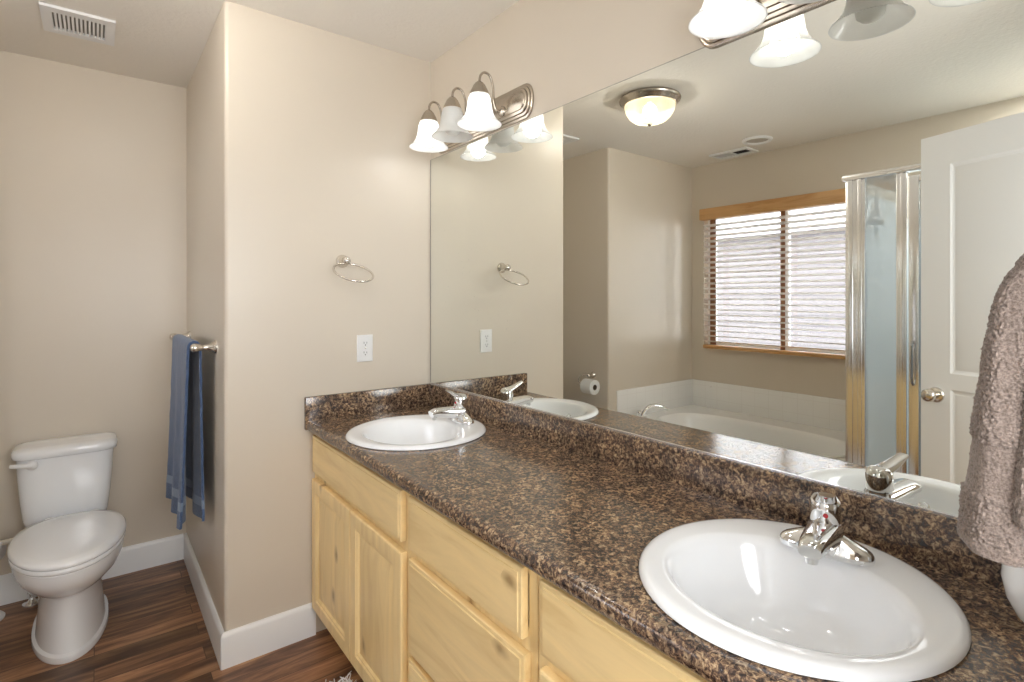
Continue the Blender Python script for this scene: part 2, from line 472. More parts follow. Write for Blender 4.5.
bm = BM(); box(bm, -2.3, -2.2, -3.6, -2.29, 0, H); box(bm, 0.12, 0.22, -3.6, -2.29, 0, H); box(bm, -2.3, 0.22, -3.7, -3.6, 0, H)
struct('wall_hall', bm, WALL, angle=0)
bm = BM(); box(bm, -2.3, 0.22, -3.7, -2.301, H, H + 0.05); struct('ceiling_hall', bm, CEIL, angle=0)
bm = BM(); box(bm, XL, -1.835, -1.118, -1.086, 0, 1.945); struct('wall_shower', bm, WALL, angle=0)

def baseboard(name, p0, p1, nrm, ext0=0, ext1=0):
    """board from p0 to p1 standing off the wall along nrm"""
    p0 = Vector((*p0, 0)); p1 = Vector((*p1, 0)); n = Vector((*nrm, 0)); t = (p1 - p0).normalized()
    prof = [(0, 0), (0.015, 0), (0.015, 0.112), (0.012, 0.122), (0.005, 0.128), (0, 0.128)]
    a = [p0 + n * d + Vector((0, 0, z)) + t * (-ext0 * d / 0.015) for d, z in prof]
    b = [p1 + n * d + Vector((0, 0, z)) + t * (ext1 * d / 0.015) for d, z in prof]
    bm = BM(); loft(bm, [a, b]); return struct(name, bm, TRIM)
baseboard('baseboard_end', (-W_, 0), (-0.53, 0), (0, -1), 0.013, 0)
baseboard('baseboard_wing', (-W_, 0), (-W_, D_), (-1, 0), 0.013, 0)
baseboard('baseboard_back', (-W_ - 0.015, D_), (XP, D_), (0, -1))
baseboard('baseboard_partition', (XP, YP), (XP, D_), (1, 0), 0.0, 0)

# tile splash around the tub
bm = BM(); box(bm, XL, -1.805, YP - 0.012, YP, 0.455, 0.668, 0.003); struct('trim_1', bm, TILE)
bm = BM(); box(bm, XL, XL + 0.012, -1.086, YP - 0.012, 0.455, 0.668, 0.003); struct('trim_2', bm, TILE)
# door casing and jambs
bm = BM()
box(bm, DX0 - 0.012, DX0 + 0.006, YN - 0.12, YN + 0.001, 0, DZ)
box(bm, DX1 - 0.006, DX1 + 0.006, YN - 0.12, YN + 0.001, 0, DZ)
box(bm, DX0, DX1, YN - 0.12, YN + 0.001, DZ - 0.012, DZ)
struct('trim_3', bm, TRIM)

# window
wn = thing('window_1', 'white framed sliding window in the wall over the bathtub', 'window', (XL - 0.09, 0, 0))
wn['kind'] = 'structure'
del wn['label']; del wn['category']
bm = BM()
f = 0.045
box(bm, -0.03, 0.03, WY0, WY0 + f, WZ0, WZ1); box(bm, -0.03, 0.03, WY1 - f, WY1, WZ0, WZ1)
box(bm, -0.03, 0.03, WY0 + f, WY1 - f, WZ0, WZ0 + f); box(bm, -0.03, 0.03, WY0 + f, WY1 - f, WZ1 - f, WZ1)
obj('window_frame', bm, TRIM, wn)
ym = (WY0 + WY1) / 2
bm = BM(); box(bm, -0.022, 0.022, ym - 0.012, ym + 0.012, WZ0 + f, WZ1 - f); obj('meeting_stile', bm, TRIM, wn)
for a, b in ((WY0 + f, ym - 0.012), (ym + 0.012, WY1 - f)):
    bm = BM(); box(bm, -0.003, 0.003, a, b, WZ0 + f, WZ1 - f); obj('pane', bm, PANE, wn, 0)

# ------------------------------------------------------------------ door, swung open into the room
hinge = Vector((-1.338, -2.160, 0))
free = Vector((-1.588, -1.446, 0))
dv = free - hinge; DWID = dv.length
door = thing('door_1', '', 'door', hinge, math.atan2(dv.y, dv.x)); door['kind'] = 'structure'
del door['label']; del door['category']
DT = 0.035
bm = BM()
DH = 2.03
def door_face(bm, y, sgn):
    """stiles, rails and raised panels on one face (local: x along the width, y through the thickness)"""
    panels = [(0.115, DWID - 0.115, 0.985 + 0.055, 1.90), (0.115, DWID - 0.115, 0.23, 0.975)]
    xs = [0, 0.115, DWID - 0.115, DWID]; zs = [0.01, 0.23, 0.975, 1.04, 1.90, DH]
    V = {}
    for i, x in enumerate(xs):
        for j, z in enumerate(zs): V[i, j] = bm.verts.new((x, y, z))
    for i in range(3):
        for j in range(5):
            if i == 1 and j in (1, 3): continue
            bm.faces.new((V[i, j], V[i + 1, j], V[i + 1, j + 1], V[i, j + 1]))
    for j in (1, 3):
        x0, x1, z0, z1 = xs[1], xs[2], zs[j], zs[j + 1]
        rings = [[V[1, j], V[2, j], V[2, j + 1], V[1, j + 1]]]
        for ins, dep in ((0.008, 0.004), (0.016, 0.0055), (0.024, 0.004), (0.050, 0.001)):
            rings.append([bm.verts.new(p) for p in ((x0 + ins, y - sgn * dep, z0 + ins), (x1 - ins, y - sgn * dep, z0 + ins), (x1 - ins, y - sgn * dep, z1 - ins), (x0 + ins, y - sgn * dep, z1 - ins))])
        for a, b in zip(rings, rings[1:]): ring_faces(bm, a, b)
        bm.faces.new(rings[-1])
door_face(bm, 0.0, -1); door_face(bm, DT, 1)
for pts in ([(0, 0, .01), (0, DT, .01), (0, DT, DH), (0, 0, DH)], [(DWID, 0, .01), (DWID, DT, .01), (DWID, DT, DH), (DWID, 0, DH)],
            [(0, 0, DH), (0, DT, DH), (DWID, DT, DH), (DWID, 0, DH)], [(0, 0, .01), (0, DT, .01), (DWID, DT, .01), (DWID, 0, .01)]):
    bm.faces.new([bm.verts.new(p) for p in pts])
bmesh.ops.remove_doubles(bm, verts=bm.verts[:], dist=1e-5)
obj('door_panel', bm, DOORP, door, 12)
for s, y0 in ((-1, 0.0), (1, DT)):
    bm = BM()
    M = axis_matrix((0, s, 0))
    lathe(bm, [(0.032, 0), (0.032, 0.004), (0.028, 0.009), (0.013, 0.012), (0.012, 0.026), (0.022, 0.033), (0.027, 0.043), (0.026, 0.054), (0.018, 0.061), (0.001, 0.063)], 28, (DWID - 0.062, y0, 0.945), M)
    k = obj('door_knob', bm, SATIN, door, 50); k['label'] = 'satin nickel round door knob'

# ------------------------------------------------------------------ vanity cabinets
XF = -0.53       # face of the frame
XD = -0.551      # face of doors and drawers
def slab(y0, y1, z0, z1, name, mat, parent, oy):
    """drawer front with a moulded edge"""
    y0, y1 = y0 - oy, y1 - oy
    bm = BM()
    def rect(x, i): return [(x, y0 + i, z0 + i), (x, y1 - i, z0 + i), (x, y1 - i, z1 - i), (x, y0 + i, z1 - i)]
    loft(bm, [rect(XF - 0.0005, 0), rect(XF - 0.0155, 0), rect(XF - 0.0180, 0.0015), rect(XF - 0.0188, 0.004), rect(XF - 0.0188, 0.010), rect(XD, 0.0115)])
    return obj(name, bm, mat, parent, 20)
def panel_door(y0, y1, z0, z1, parent, oy):
    y0, y1 = y0 - oy, y1 - oy
    bm = BM()
    def rect(x, i): return [(x, y0 + i, z0 + i), (x, y1 - i, z0 + i), (x, y1 - i, z1 - i), (x, y0 + i, z1 - i)]
    s = 0.058
    loft(bm, [rect(XF - 0.0005, 0), rect(XF - 0.0165, 0), rect(XF - 0.0195, 0.0015), rect(XD, 0.005), rect(XD, s - 0.012), rect(XD + 0.004, s - 0.008),
              rect(XD + 0.005, s - 0.004), rect(XD + 0.011, s), rect(XD + 0.011, s + 0.010), rect(XD + 0.010, s + 0.012), rect(XD + 0.004, s + 0.045)])
    return obj('door', bm, WOOD_V, parent, 20)
def cabinet(name, label, y0, y1):
    """y0 the far end, y1 the near end (y1 < y0)"""
    t = thing(name, label, 'cabinet', (0, y0, 0), 0, 'vanity cabinet units')
    L_ = y1 - y0
    bm = BM()
    box(bm, XF + 0.019, -0.022, L_ + 0.001, -0.001, 0.10, 0.118)                  # bottom
    box(bm, XF + 0.019, -0.022, L_ + 0.001, L_ + 0.018, 0.118, 0.822)              # sides
    box(bm, XF + 0.019, -0.022, -0.018, -0.001, 0.118, 0.822)
    box(bm, -0.022, -0.012, L_ + 0.001, -0.001, 0.10, 0.822)                      # back
    obj('body', bm, WOOD_V, t)
    bm = BM(); box(bm, -0.47, -0.45, L_ + 0.001, -0.001, 0.0, 0.10); obj('toe_kick', bm, WOOD_H, t)
    return t
def face_frame(t, y0, stiles, rails_):
    bm = BM()
    for a, b in stiles: box(bm, XF, XF + 0.019, a - y0, b - y0, 0.10, 0.822, 0.0008, 1)
    for a, b, z0, z1 in rails_: box(bm, XF + 0.0005, XF + 0.0185, a - y0, b - y0, z0, z1)
    obj('face_frame', bm, WOOD_V, t)

def sink_cabinet(name, label, y0, y1, seam):
    t = cabinet(name, label, y0, y1)
    face_frame(t, y0, [(y0 - 0.04, y0 - 0.001), (y1 + 0.001, y1 + 0.04)], [(y1 + 0.04, y0 - 0.04, 0.10, 0.14), (y1 + 0.04, y0 - 0.04, 0.615, 0.68), (y1 + 0.04, y0 - 0.04, 0.79, 0.822)])
    slab(y1 + 0.028, y0 - 0.026, 0.662, 0.806, 'false_front', WOOD_H, t, y0)
    panel_door(seam + 0.002, y0 - 0.026, 0.122, 0.634, t, y0)
    panel_door(y1 + 0.022, seam - 0.002, 0.122, 0.634, t, y0)
    return t
CY0, CY1, CY2, CY3 = -0.002, -0.838, -1.385, -2.168
sink_cabinet('sink_cabinet', 'pale knotty wood vanity unit under the far sink, two panel doors in view', CY0, CY1, -0.432)
t = cabinet('drawer_cabinet', 'pale knotty wood drawer unit between the two sink units', CY1, CY2)
face_frame(t, CY1, [(CY1 - 0.028, CY1 - 0.001), (CY2 + 0.001, CY2 + 0.028)],
           [(CY2 + 0.028, CY1 - 0.028, 0.10, 0.13), (CY2 + 0.028, CY1 - 0.028, 0.36, 0.385), (CY2 + 0.028, CY1 - 0.028, 0.615, 0.68), (CY2 + 0.028, CY1 - 0.028, 0.79, 0.822)])
slab(CY2 + 0.030, CY1 - 0.020, 0.662, 0.806, 'drawer', WOOD_H, t, CY1)
slab(CY2 + 0.022, CY1 - 0.020, 0.378, 0.634, 'drawer', WOOD_H, t, CY1)
slab(CY2 + 0.022, CY1 - 0.020, 0.122, 0.362, 'drawer', WOOD_H, t, CY1)
sink_cabinet('sink_cabinet', 'pale knotty wood vanity unit under the near sink, at the bottom edge', CY2, CY3, -1.78)

# ------------------------------------------------------------------ countertop
ZC = 0.862
SINKS = [(-0.301, -0.441), (-0.289, -1.757)]
SRX, SRY = 0.252, 0.242
t = thing('countertop', 'brown speckled laminate countertop with raised backsplash along the mirror', 'countertop', (0, 0, 0))
bm = BM()
XE = -0.548
holes = [[(p[0], p[1]) for p in oval(cx, cy, SRX - 0.02, SRY - 0.02, 0, 56)] for cx, cy in SINKS]
plate_with_holes(bm, [(XE, YN), (-0.022, YN), (-0.022, -0.022), (-0.022, 0), (XE, 0)], holes, ZC)
# postformed front nose: slight lip, then a rounded face
prof = [(XE, ZC)]
for a in range(0, 181, 15):
    prof.append((XE - 0.0085 - 0.019 * math.sin(R(a)) * 0.72, ZC - 0.019 + 0.019 * math.cos(R(a)) - (0.0005 if a else 0)))
prof.append((XE, ZC - 0.038))
a = [bm.verts.new((x, 0.0, z)) for x, z in prof]; b = [bm.verts.new((x, YN, z)) for x, z in prof]
for i in range(len(prof) - 1): bm.faces.new((a[i], a[i + 1], b[i + 1], b[i]))
bm.faces.new(a); bm.faces.new(list(reversed(b)))
# underside
plate_with_holes(bm, [(XE, YN), (-0.022, YN), (-0.022, 0), (XE, 0)], holes, ZC - 0.038)
bmesh.ops.remove_doubles(bm, verts=bm.verts[:], dist=1e-4)
obj('worktop', bm, COUNTER, t, 40)
bm = BM(); box(bm, -0.022, -0.001, YN, -0.021, ZC - 0.03, 0.9565, 0.004, 3); obj('backsplash', bm, COUNTER, t)
bm = BM(); box(bm, -0.572, -0.001, -0.021, -0.001, ZC - 0.036, 0.9555, 0.003, 2); obj('side_splash', bm, COUNTER, t)

# ------------------------------------------------------------------ mirror
MT = 1.985
t = thing('wall_mirror', 'large frameless mirror above the vanity backsplash', 'mirror', (0, -1.08, 0.957))
bm = BM(); box(bm, -0.006, -0.001, -1.08, 1.072, 0.002, MT - 0.957); obj('mirror_glass', bm, MIRROR, t, 0)
bm = BM(); box(bm, -0.0085, -0.0005, -1.08, 1.076, -0.0005, 0.0035); obj('bottom_channel', bm, ALU, t, 0)
bm = BM(); box(bm, -0.0075, -0.0005, 1.072, 1.0735, 0.0035, MT - 0.957); obj('edge_strip', bm, GREYP, t, 0)
bm = BM(); box(bm, -0.0065, -0.0005, -1.08, 1.072, MT - 0.957, MT - 0.9555); obj('top_edge', bm, GREYP, t, 0)

# ------------------------------------------------------------------ sinks
def make_sink(loc, label):
    t = thing('sink', label, 'sink', (loc[0], loc[1], ZC), 0, 'vanity sinks')
    n = 72
    def ov(rx, ry, cx, z): return oval(cx, 0, rx, ry, z, n)
    rings = [ov(SRX - 0.003, SRY - 0.003, 0, 0.0005), ov(SRX, SRY, 0, 0.003), ov(SRX - 0.001, SRY - 0.001, 0, 0.007), ov(SRX - 0.006, SRY - 0.006, 0, 0.0115),
             ov(SRX - 0.014, SRY - 0.014, 0, 0.0135), ov(SRX - 0.030, SRY - 0.022, -0.003, 0.0130)]
    bx, bry, brx = -0.024, 0.192, 0.166
    rings += [ov(brx + 0.012, bry + 0.008, bx, 0.0105), ov(brx + 0.003, bry + 0.003, bx, 0.0085), ov(brx - 0.003, bry - 0.003, bx, 0.003), ov(brx - 0.009, bry - 0.011, bx, -0.010)]
    for s, z, sh in ((0.90, -0.035, 0.002), (0.82, -0.065, 0.006), (0.72, -0.092, 0.012), (0.58, -0.113, 0.017), (0.42, -0.126, 0.022), (0.26, -0.132, 0.026), (0.15, -0.135, 0.027)):
        rings.append(ov(brx * s, bry * s, bx + sh, z))
    bm = BM(); loft(bm, rings, False, True); obj('basin', bm, PORC, t, 60)
    bm = BM(); lathe(bm, [(0.024, 0.0), (0.024, 0.003), (0.019, 0.004), (0.017, 0.002), (0.012, 0.005), (0.001, 0.006)], 24, (bx + 0.027, 0, -0.1345)); obj('drain', bm, CHROME, t, 50)
    # overflow on the front wall of the bowl
    bm = BM(); c = (bx - brx * 0.86, 0.0, -0.045); M = axis_matrix((0.8, 0, 0.6))
    lathe(bm, [(0.013, -0.004), (0.013, 0.002), (0.010, 0.0035), (0.0075, 0.002), (0.007, -0.003)], 20, c, M, True, False); o = obj('overflow_ring', bm, CHROME, t, 50)
    bm = BM(); lathe(bm, [(0.007, -0.003), (0.007, 0.0005)], 16, c, M); obj('overflow_hole', bm, DARK, o)
    return t
s1 = make_sink(SINKS[0], 'white oval drop-in sink at the far end, by the end wall')
dup(s1, (SINKS[1][0], SINKS[1][1], ZC), 0, 'large white oval drop-in sink in the foreground at the right')

# ------------------------------------------------------------------ faucets (local -x is towards the room)
def make_faucet(loc, label):
    t = thing('faucet', label, 'faucet', loc, 0, 'sink faucets')
    def sec(z, hx, hy, p=2.6, cx=0): return oval(cx, 0, hx, hy, z, 40, p)
    bm = BM()
    loft(bm, [sec(0, .028, .078), sec(.006, .029, .079), sec(.012, .0275, .0775), sec(.017, .025, .074), sec(.022, .0215, .067), sec(.028, .019, .054), sec(.035, .016, .038), sec(.040, .012, .026)])
    obj('base_plate', bm, CHROME, t, 60)
    # body dome with the spout growing out of it
    bm = BM()
    lathe(bm, [(.034, .006), (.033, .022), (.029, .040), (.025, .050), (.0245, .056), (.010, .058)], 32)
    path = smooth_path([(.004, 0, .036), (-.035, 0, .040), (-.075, 0, .045), (-.108, 0, .048), (-.128, 0, .044)], 6)
    rings = []
    for i, p in enumerate(path):
        u = i / (len(path) - 1); hw = .031 - .013 * u; hh = .026 - .014 * u
        tn = (path[min(i + 1, len(path) - 1)] - path[max(i - 1, 0)]).normalized(); upv = Vector((0, 1, 0)).cross(tn) * -1
        if upv.z < 0: upv = -upv
        rings.append([p + Vector((0, 1, 0)) * hw * math.copysign(abs(math.cos(q)) ** .75, math.cos(q)) + upv * hh * math.copysign(abs(math.sin(q)) ** .75, math.sin(q)) for q in [2 * PI * k / 20 for k in range(20)]])
    loft(bm, rings)
    obj('spout', bm, CHROME, t, 50)
    bm = BM(); lathe(bm, [(.010, .030), (.011, .036), (.011, .046)], 20, (-.114, 0, -.008)); obj('aerator', bm, CHROME, t)
    # handle: capped cylinder and a flat lever rising towards the user
    bm = BM()
    lathe(bm, [(.0245, .057), (.0262, .061), (.0262, .088), (.0250, .097), (.019, .105), (.007, .108), (.001, .1085)], 32)
    path = smooth_path([(.010, 0, .092), (-.008, 0, .098), (-.030, 0, .107), (-.050, 0, .118), (-.068, 0, .128)], 6)
    rings = []
    for i, p in enumerate(path):
        u = i / (len(path) - 1); hw = .0235 - .010 * u; hh = .013 - .0095 * u
        rings.append([p + Vector((0, hw * math.copysign(abs(math.cos(q)) ** .7, math.cos(q)), hh * math.sin(q))) for q in [2 * PI * k / 20 for k in range(20)]])
    loft(bm, rings)
    h = obj('handle', bm, CHROME, t, 50)
    bm = BM(); lathe(bm, [(.0042, -.001), (.0042, .0012), (.001, .0016)], 16, (-.0260, 0, .076), axis_matrix((-1, 0, 0)))
    k = obj('temperature_dot', bm, RED, h, 50); k['label'] = 'small red dot'
    h.rotation_euler = (0, 0, R(14))
    return t
f1 = make_faucet((SINKS[0][0] + 0.183, SINKS[0][1], ZC + 0.0125), 'chrome single-lever faucet on the far sink')
f2 = dup(f1, (SINKS[1][0] + 0.147, SINKS[1][1] - 0.003, ZC + 0.0125), R(12), 'chrome single-lever faucet with red dot on the near sink')
for ch in f2.children:
    if ch.name.startswith('handle'): ch.rotation_euler = (0, 0, R(12))

# ------------------------------------------------------------------ vanity lights
def make_vanity_light(loc, label):
    t = thing('vanity_light', label, 'wall light', loc, 0, 'three-shade vanity lights')
    def outline(i):
        hs, hz, bul = 0.290 - i * .4, 0.063 - i, 0.050 - i * .5
        pts = []
        for k in range(-8, 9):
            a = PI / 2 * k / 8; pts.append((hs + bul * math.cos(a) ** 0.8, hz * math.sin(a)))
        for k in range(-8, 9):
            a = PI / 2 * k / 8; pts.append((-hs - bul * math.cos(a) ** 0.8, -hz * math.sin(a)))
        return pts
    bm = BM(); rings = []
    for i, x in ((0, .0), (0, -.006), (.004, -.008), (.009, -.008), (.010, -.013), (.014, -.015), (.019, -.015), (.020, -.020), (.024, -.022), (.030, -.022), (.032, -.026), (.036, -.027)):
        rings.append([(x, p[0], p[1]) for p in outline(i)])
    loft(bm, rings); obj('back_plate', bm, NICKEL, t, 30)
    for k, dy in enumerate((0.187, 0.0, -0.187)):
        bm = BM()
        lathe(bm, [(.019, 0), (.019, .004), (.012, .010), (.006, .013)], 20, (-.027, dy, -.012), axis_matrix((-1, 0, 0)))
        path = smooth_path([(-.034, dy, -.014), (-.056, dy, -.012), (-.066, dy, .020), (-.070, dy, .070), (-.084, dy, .106), (-.108, dy, .113), (-.126, dy, .096), (-.130, dy, .066)], 6)
        tube(bm, path, .0046, 10)
        arm = obj('arm', bm, NICKEL, t, 50)
        bm = BM(); lathe(bm, [(.008, .074), (.014, .070), (.022, .060), (.030, .044), (.0355, .030), (.0355, .022)], 28, (-.130, dy, 0)); obj('socket_cap', bm, NICKEL, arm, 50)
        bm = BM()
        pr = [(.030, .034), (.0350, .028), (.041, .012), (.0445, -.010), (.047, -.030), (.054, -.050), (.067, -.068), (.079, -.079), (.0805, -.0815)]
        inn = [(r - .0025, z) for r, z in reversed(pr)]
        lathe(bm, pr + inn, 40, (-.130, dy, 0), None, False, False)
        sh = obj('shade', bm, SHADE, t, 60)
        bm = BM()
        lathe(bm, [(.012, .030), (.013, .0), (.018, -.018), (.026, -.034), (.0295, -.050), (.027, -.064), (.017, -.074), (.001, -.078)], 28, (-.130, dy, 0))
        lit = k != 1
        b_ = obj('bulb', bm, BULB_ON if lit else BULB_OFF, t, 60)
        b_['label'] = 'lit round bulb' if lit else 'unlit bulb'
        if lit: point_light('bulb_light', (-.130, dy, -.050), BULB_W, .033, (.95, .97, 1.0), t)
    return t
vl = make_vanity_light((0, -0.402, 2.058), 'three-shade nickel vanity light over the far sink')
dup(vl, (-0.0062, -1.745, 2.036), 0, 'vanity light over the near sink, cut off by the top edge')

# ------------------------------------------------------------------ outlet
t = thing('electrical_outlet', 'white duplex outlet plate on the end wall below the towel ring', 'outlet', (-0.3205, 0, 1.1355))
bm = BM()
def rr(hx, hz, y): return [(-hx, y, -hz), (hx, y, -hz), (hx, y, hz), (-hx, y, hz)]
loft(bm, [rr(.035, .057, 0), rr(.035, .057, -.003), rr(.032, .054, -.0065), rr(.030, .052, -.0068)]); obj('cover_plate', bm, PLASTIC, t, 20)
for dz in (.0205, -.0205):
    bm = BM(); prism(bm, [(p[0], p[1]) for p in oval(0, 0, .0165, .0145, 0, 28, 3)], -.0065, -.0085, Matrix(((1, 0, 0, 0), (0, 0, 1, 0), (0, 1, 0, dz), (0, 0, 0, 1))))
    rcp = obj('receptacle', bm, PLASTIC, t)
    bm = BM()
    box(bm, -.0072, -.0052, -.0088, -.0082, dz - .001, dz + .0075); box(bm, .0052, .0072, -.0088, -.0082, dz - .001, dz + .0065)
    lathe(bm, [(.0025, .0082), (.0025, .0088)], 12, (0, 0, dz - .0065), axis_matrix((0, -1, 0)))
    obj('slots', bm, DARK, rcp, 0)
bm = BM(); lathe(bm, [(.003, .0065), (.003, .0078), (.001, .008)], 12, (0, 0, 0), axis_matrix((0, -1, 0))); obj('screw', bm, SATIN, t)

# ------------------------------------------------------------------ towel rings
def make_towel_ring(loc, label, tilt=30):
    t = thing('towel_ring', label, 'towel ring', loc, 0, 'satin towel rings')
    bm = BM(); lathe(bm, [(.027, 0), (.0265, .004), (.021, .010), (.014, .022), (.0125, .036), (.015, .046), (.0165, .054), (.012, .062), (.001, .065)], 28, (0, 0, 0), axis_matrix((0, -1, 0)))
    obj('post', bm, SATIN, t, 50)
    bm = BM(); rad = .076
    v = Vector((0.06, -math.cos(R(tilt)), -math.sin(R(tilt)))); u = Vector((1, 0, 0))
    ctr = Vector((0, -.047, -.012)) + v * rad
    tube(bm, [ctr + u * rad * math.cos(2 * PI * i / 56) + v * rad * math.sin(2 * PI * i / 56) for i in range(56)], .0044, 10, True)
    obj('ring', bm, SATIN, t, 60)
    return t
make_towel_ring((-0.418, 0, 1.502), 'empty satin nickel towel ring on the end wall above the outlet')

# ------------------------------------------------------------------ towel bar and blue towel in the alcove
t = thing('towel_bar', 'satin nickel towel bar on the alcove side wall holding the blue towel', 'towel bar', (-W_, 0.55, 1.158))
for y in (-0.37, 0.37):
    bm = BM(); lathe(bm, [(.026, 0), (.0255, .004), (.019, .012), (.0115, .028), (.0105, .045), (.013, .056), (.0165, .066), (.0165, .078), (.011, .086), (.001, .088)], 28, (0, y, 0), axis_matrix((-1, 0, 0)))
    obj('post', bm, SATIN, t, 50)
bm = BM(); tube(bm, [(-.072, -.37, 0), (-.072, .37, 0)], .0075, 14); obj('bar', bm, SATIN, t, 60)

def cloth_from(fn, nu, nv, thick, closed_u=False):
    """solid sheet through fn(u, v), thickness along the normal"""
    P = [[Vector(fn(i / (nu - 1), j / (nv - 1))) for j in range(nv)] for i in range(nu)]
    Nn = [[None] * nv for _ in range(nu)]
    for i in range(nu):
        for j in range(nv):
            du = P[min(i + 1, nu - 1)][j] - P[max(i - 1, 0)][j]; dv_ = P[i][min(j + 1, nv - 1)] - P[i][max(j - 1, 0)]
            Nn[i][j] = du.cross(dv_).normalized()
    bm = BM()
    A = [[bm.verts.new(P[i][j] + Nn[i][j] * thick / 2) for j in range(nv)] for i in range(nu)]
    B = [[bm.verts.new(P[i][j] - Nn[i][j] * thick / 2) for j in range(nv)] for i in range(nu)]
    for i in range(nu - 1):
        for j in range(nv - 1):
            bm.faces.new((A[i][j], A[i + 1][j], A[i + 1][j + 1], A[i][j + 1]))
            bm.faces.new((B[i][j], B[i][j + 1], B[i + 1][j + 1], B[i + 1][j]))
    for i in range(nu - 1):
        bm.faces.new((A[i][0], B[i][0], B[i + 1][0], A[i + 1][0])); bm.faces.new((A[i][-1], A[i + 1][-1], B[i + 1][-1], B[i][-1]))
    for j in range(nv - 1):
        bm.faces.new((A[0][j], A[0][j + 1], B[0][j + 1], B[0][j])); bm.faces.new((A[-1][j], B[-1][j], B[-1][j + 1], A[-1][j + 1]))
    return bm
# towel: v along the bar, u over the bar from the front hem (room side) to the rear hem (wall side)
def blue_towel(u, v):
    LF, LR, r = 0.705, 0.685, 0.020
    tot = LF + PI * r + LR; s = u * tot
    y = -0.355 + 0.50 * v
    ripple = math.sin(v * 2 * PI * 2.2 + 0.6)
    if s < LF:
        d = LF - s; f = d / LF
        x = -r - 0.012 * f - 0.017 * ripple * f * (.5 + .5 * f); z = -d
        y += 0.05 * (v - 0.4) * f * -1.0 + 0.012 * f * math.cos(v * 14)
    elif s < LF + PI * r:
        a = (s - LF) / r; x = -r * math.cos(a); z = r * math.sin(a)
    else:
        d = s - LF - PI * r; f = d / LR
        x = r + 0.006 * f + 0.010 * ripple * f; z = -d
        y += 0.018 * f * math.cos(v * 9 + 1)
    nz = noise.noise(Vector((u * 30, v * 12, 3))) * 0.002
    return (-.072 + x + nz, y, z + 0.002)
bm = cloth_from(blue_towel, 110, 60, 0.009)
o = obj('bath_towel', bm, BLUE, None, 70); o.location = (-W_, 0.55, 1.158)
tag(o, 'blue terry towel with a paler woven band hanging over the alcove towel bar', 'towel')

# ------------------------------------------------------------------ toilet
TX = -1.308
t = thing('toilet', 'white two-piece toilet with closed lid in the alcove', 'toilet', (TX, 1.03, 0))
def egg(hx, yf, yb, z, n=56, sq=2.0, xo=0.0):
    """oval with a long round front; local y runs from 0 at the wall to negative at the front"""
    ym_ = yb + (yf - yb) * 0.42
    out = []
    for i in range(n):
        a = 2 * PI * i / n; c, s = math.cos(a), math.sin(a)
        p = sq if s > 0 else 2.0
        x = hx * math.copysign(abs(c) ** (2 / p), c)
        y = ym_ + ((yb - ym_) * abs(s) ** (2 / p) if s > 0 else -(ym_ - yf) * abs(s))
        out.append((xo + x, y, z))
    return out
bm = BM()
loft(bm, [egg(.121, -.652, -.14, 0.0, sq=3.2), egg(.124, -.656, -.14, .010, sq=3.2), egg(.122, -.654, -.14, .024, sq=3.2), egg(.112, -.642, -.15, .031, sq=3.2),
          egg(.107, -.634, -.16, .08, sq=3), egg(.102, -.626, -.18, .15, sq=2.8), egg(.099, -.622, -.20, .222, sq=2.6), egg(.104, -.632, -.21, .236, sq=2.5),
          egg(.132, -.690, -.21, .262, sq=2.5), egg(.160, -.752, -.21, .305, sq=2.6), egg(.173, -.785, -.20, .345, sq=2.7), egg(.175, -.791, -.20, .380, sq=2.8), egg(.170, -.786, -.20, .386, sq=2.8)])
obj('bowl', bm, PORC, t, 45)
bm = BM()
loft(bm, [egg(.174, -.795, -.262, .387, sq=2.6), egg(.178, -.801, -.258, .392, sq=2.6), egg(.178, -.801, -.258, .401, sq=2.6), egg(.174, -.796, -.262, .405, sq=2.6)])
obj('seat', bm, PORC, t, 60)
bm = BM()
loft(bm, [egg(.176, -.798, -.258, .4065, sq=2.4), egg(.180, -.803, -.254, .412, sq=2.4), egg(.180, -.803, -.254, .420, sq=2.4), egg(.173, -.795, -.260, .428, sq=2.4),
          egg(.150, -.765, -.28, .4325, sq=2.3), egg(.10, -.69, -.34, .4355, sq=2.2), egg(.03, -.56, -.44, .4365)])
obj('seat_lid', bm, PORC, t, 60)
bm = BM()
TO = -.022
def tk(hx, yf, yb, z): return oval(TO, (yf + yb) / 2, hx, (yb - yf) / 2, z, 64, 5.0)
loft(bm, [tk(.132, -.180, -.02, .372), tk(.141, -.192, -.012, .378), tk(.146, -.199, -.006, .40), tk(.155, -.206, -.004, .48), tk(.163, -.211, -.002, .58), tk(.167, -.213, -.001, .668)])
obj('tank', bm, PORC, t, 60)
bm = BM()
loft(bm, [tk(.172, -.218, -.001, .6685), tk(.179, -.224, .002, .673), tk(.182, -.227, .003, .686), tk(.181, -.226, .003, .698), tk(.175, -.219, -.001, .708), tk(.145, -.185, -.03, .714), tk(.06, -.13, -.09, .716)])
obj('tank_lid', bm, PORC, t, 60)
bm = BM()
lathe(bm, [(.020, 0), (.020, .008), (.015, .014), (.001, .016)], 24, (-.132, -.212, .648), axis_matrix((0, -1, 0)))
path = smooth_path([(-.132, -.222, .648), (-.155, -.226, .650), (-.180, -.224, .653), (-.200, -.218, .655)], 5)
tube(bm, path, [.012, .0075], 12)
k = obj('flush_lever', bm, PLASTIC, t, 60)
for s in (-1, 1):
    bm = BM(); lathe(bm, [(.011, 0), (.011, .006), (.006, .012), (.001, .013)], 16, (s * .112, -.30, .012)); obj('bolt_cap', bm, PLASTIC, t, 60)
for s in (-1, 1):
    bm = BM(); box(bm, s * .075 - .016, s * .075 + .016, -.262, -.226, .388, .420, .006, 3); obj('hinge', bm, PLASTIC, t)
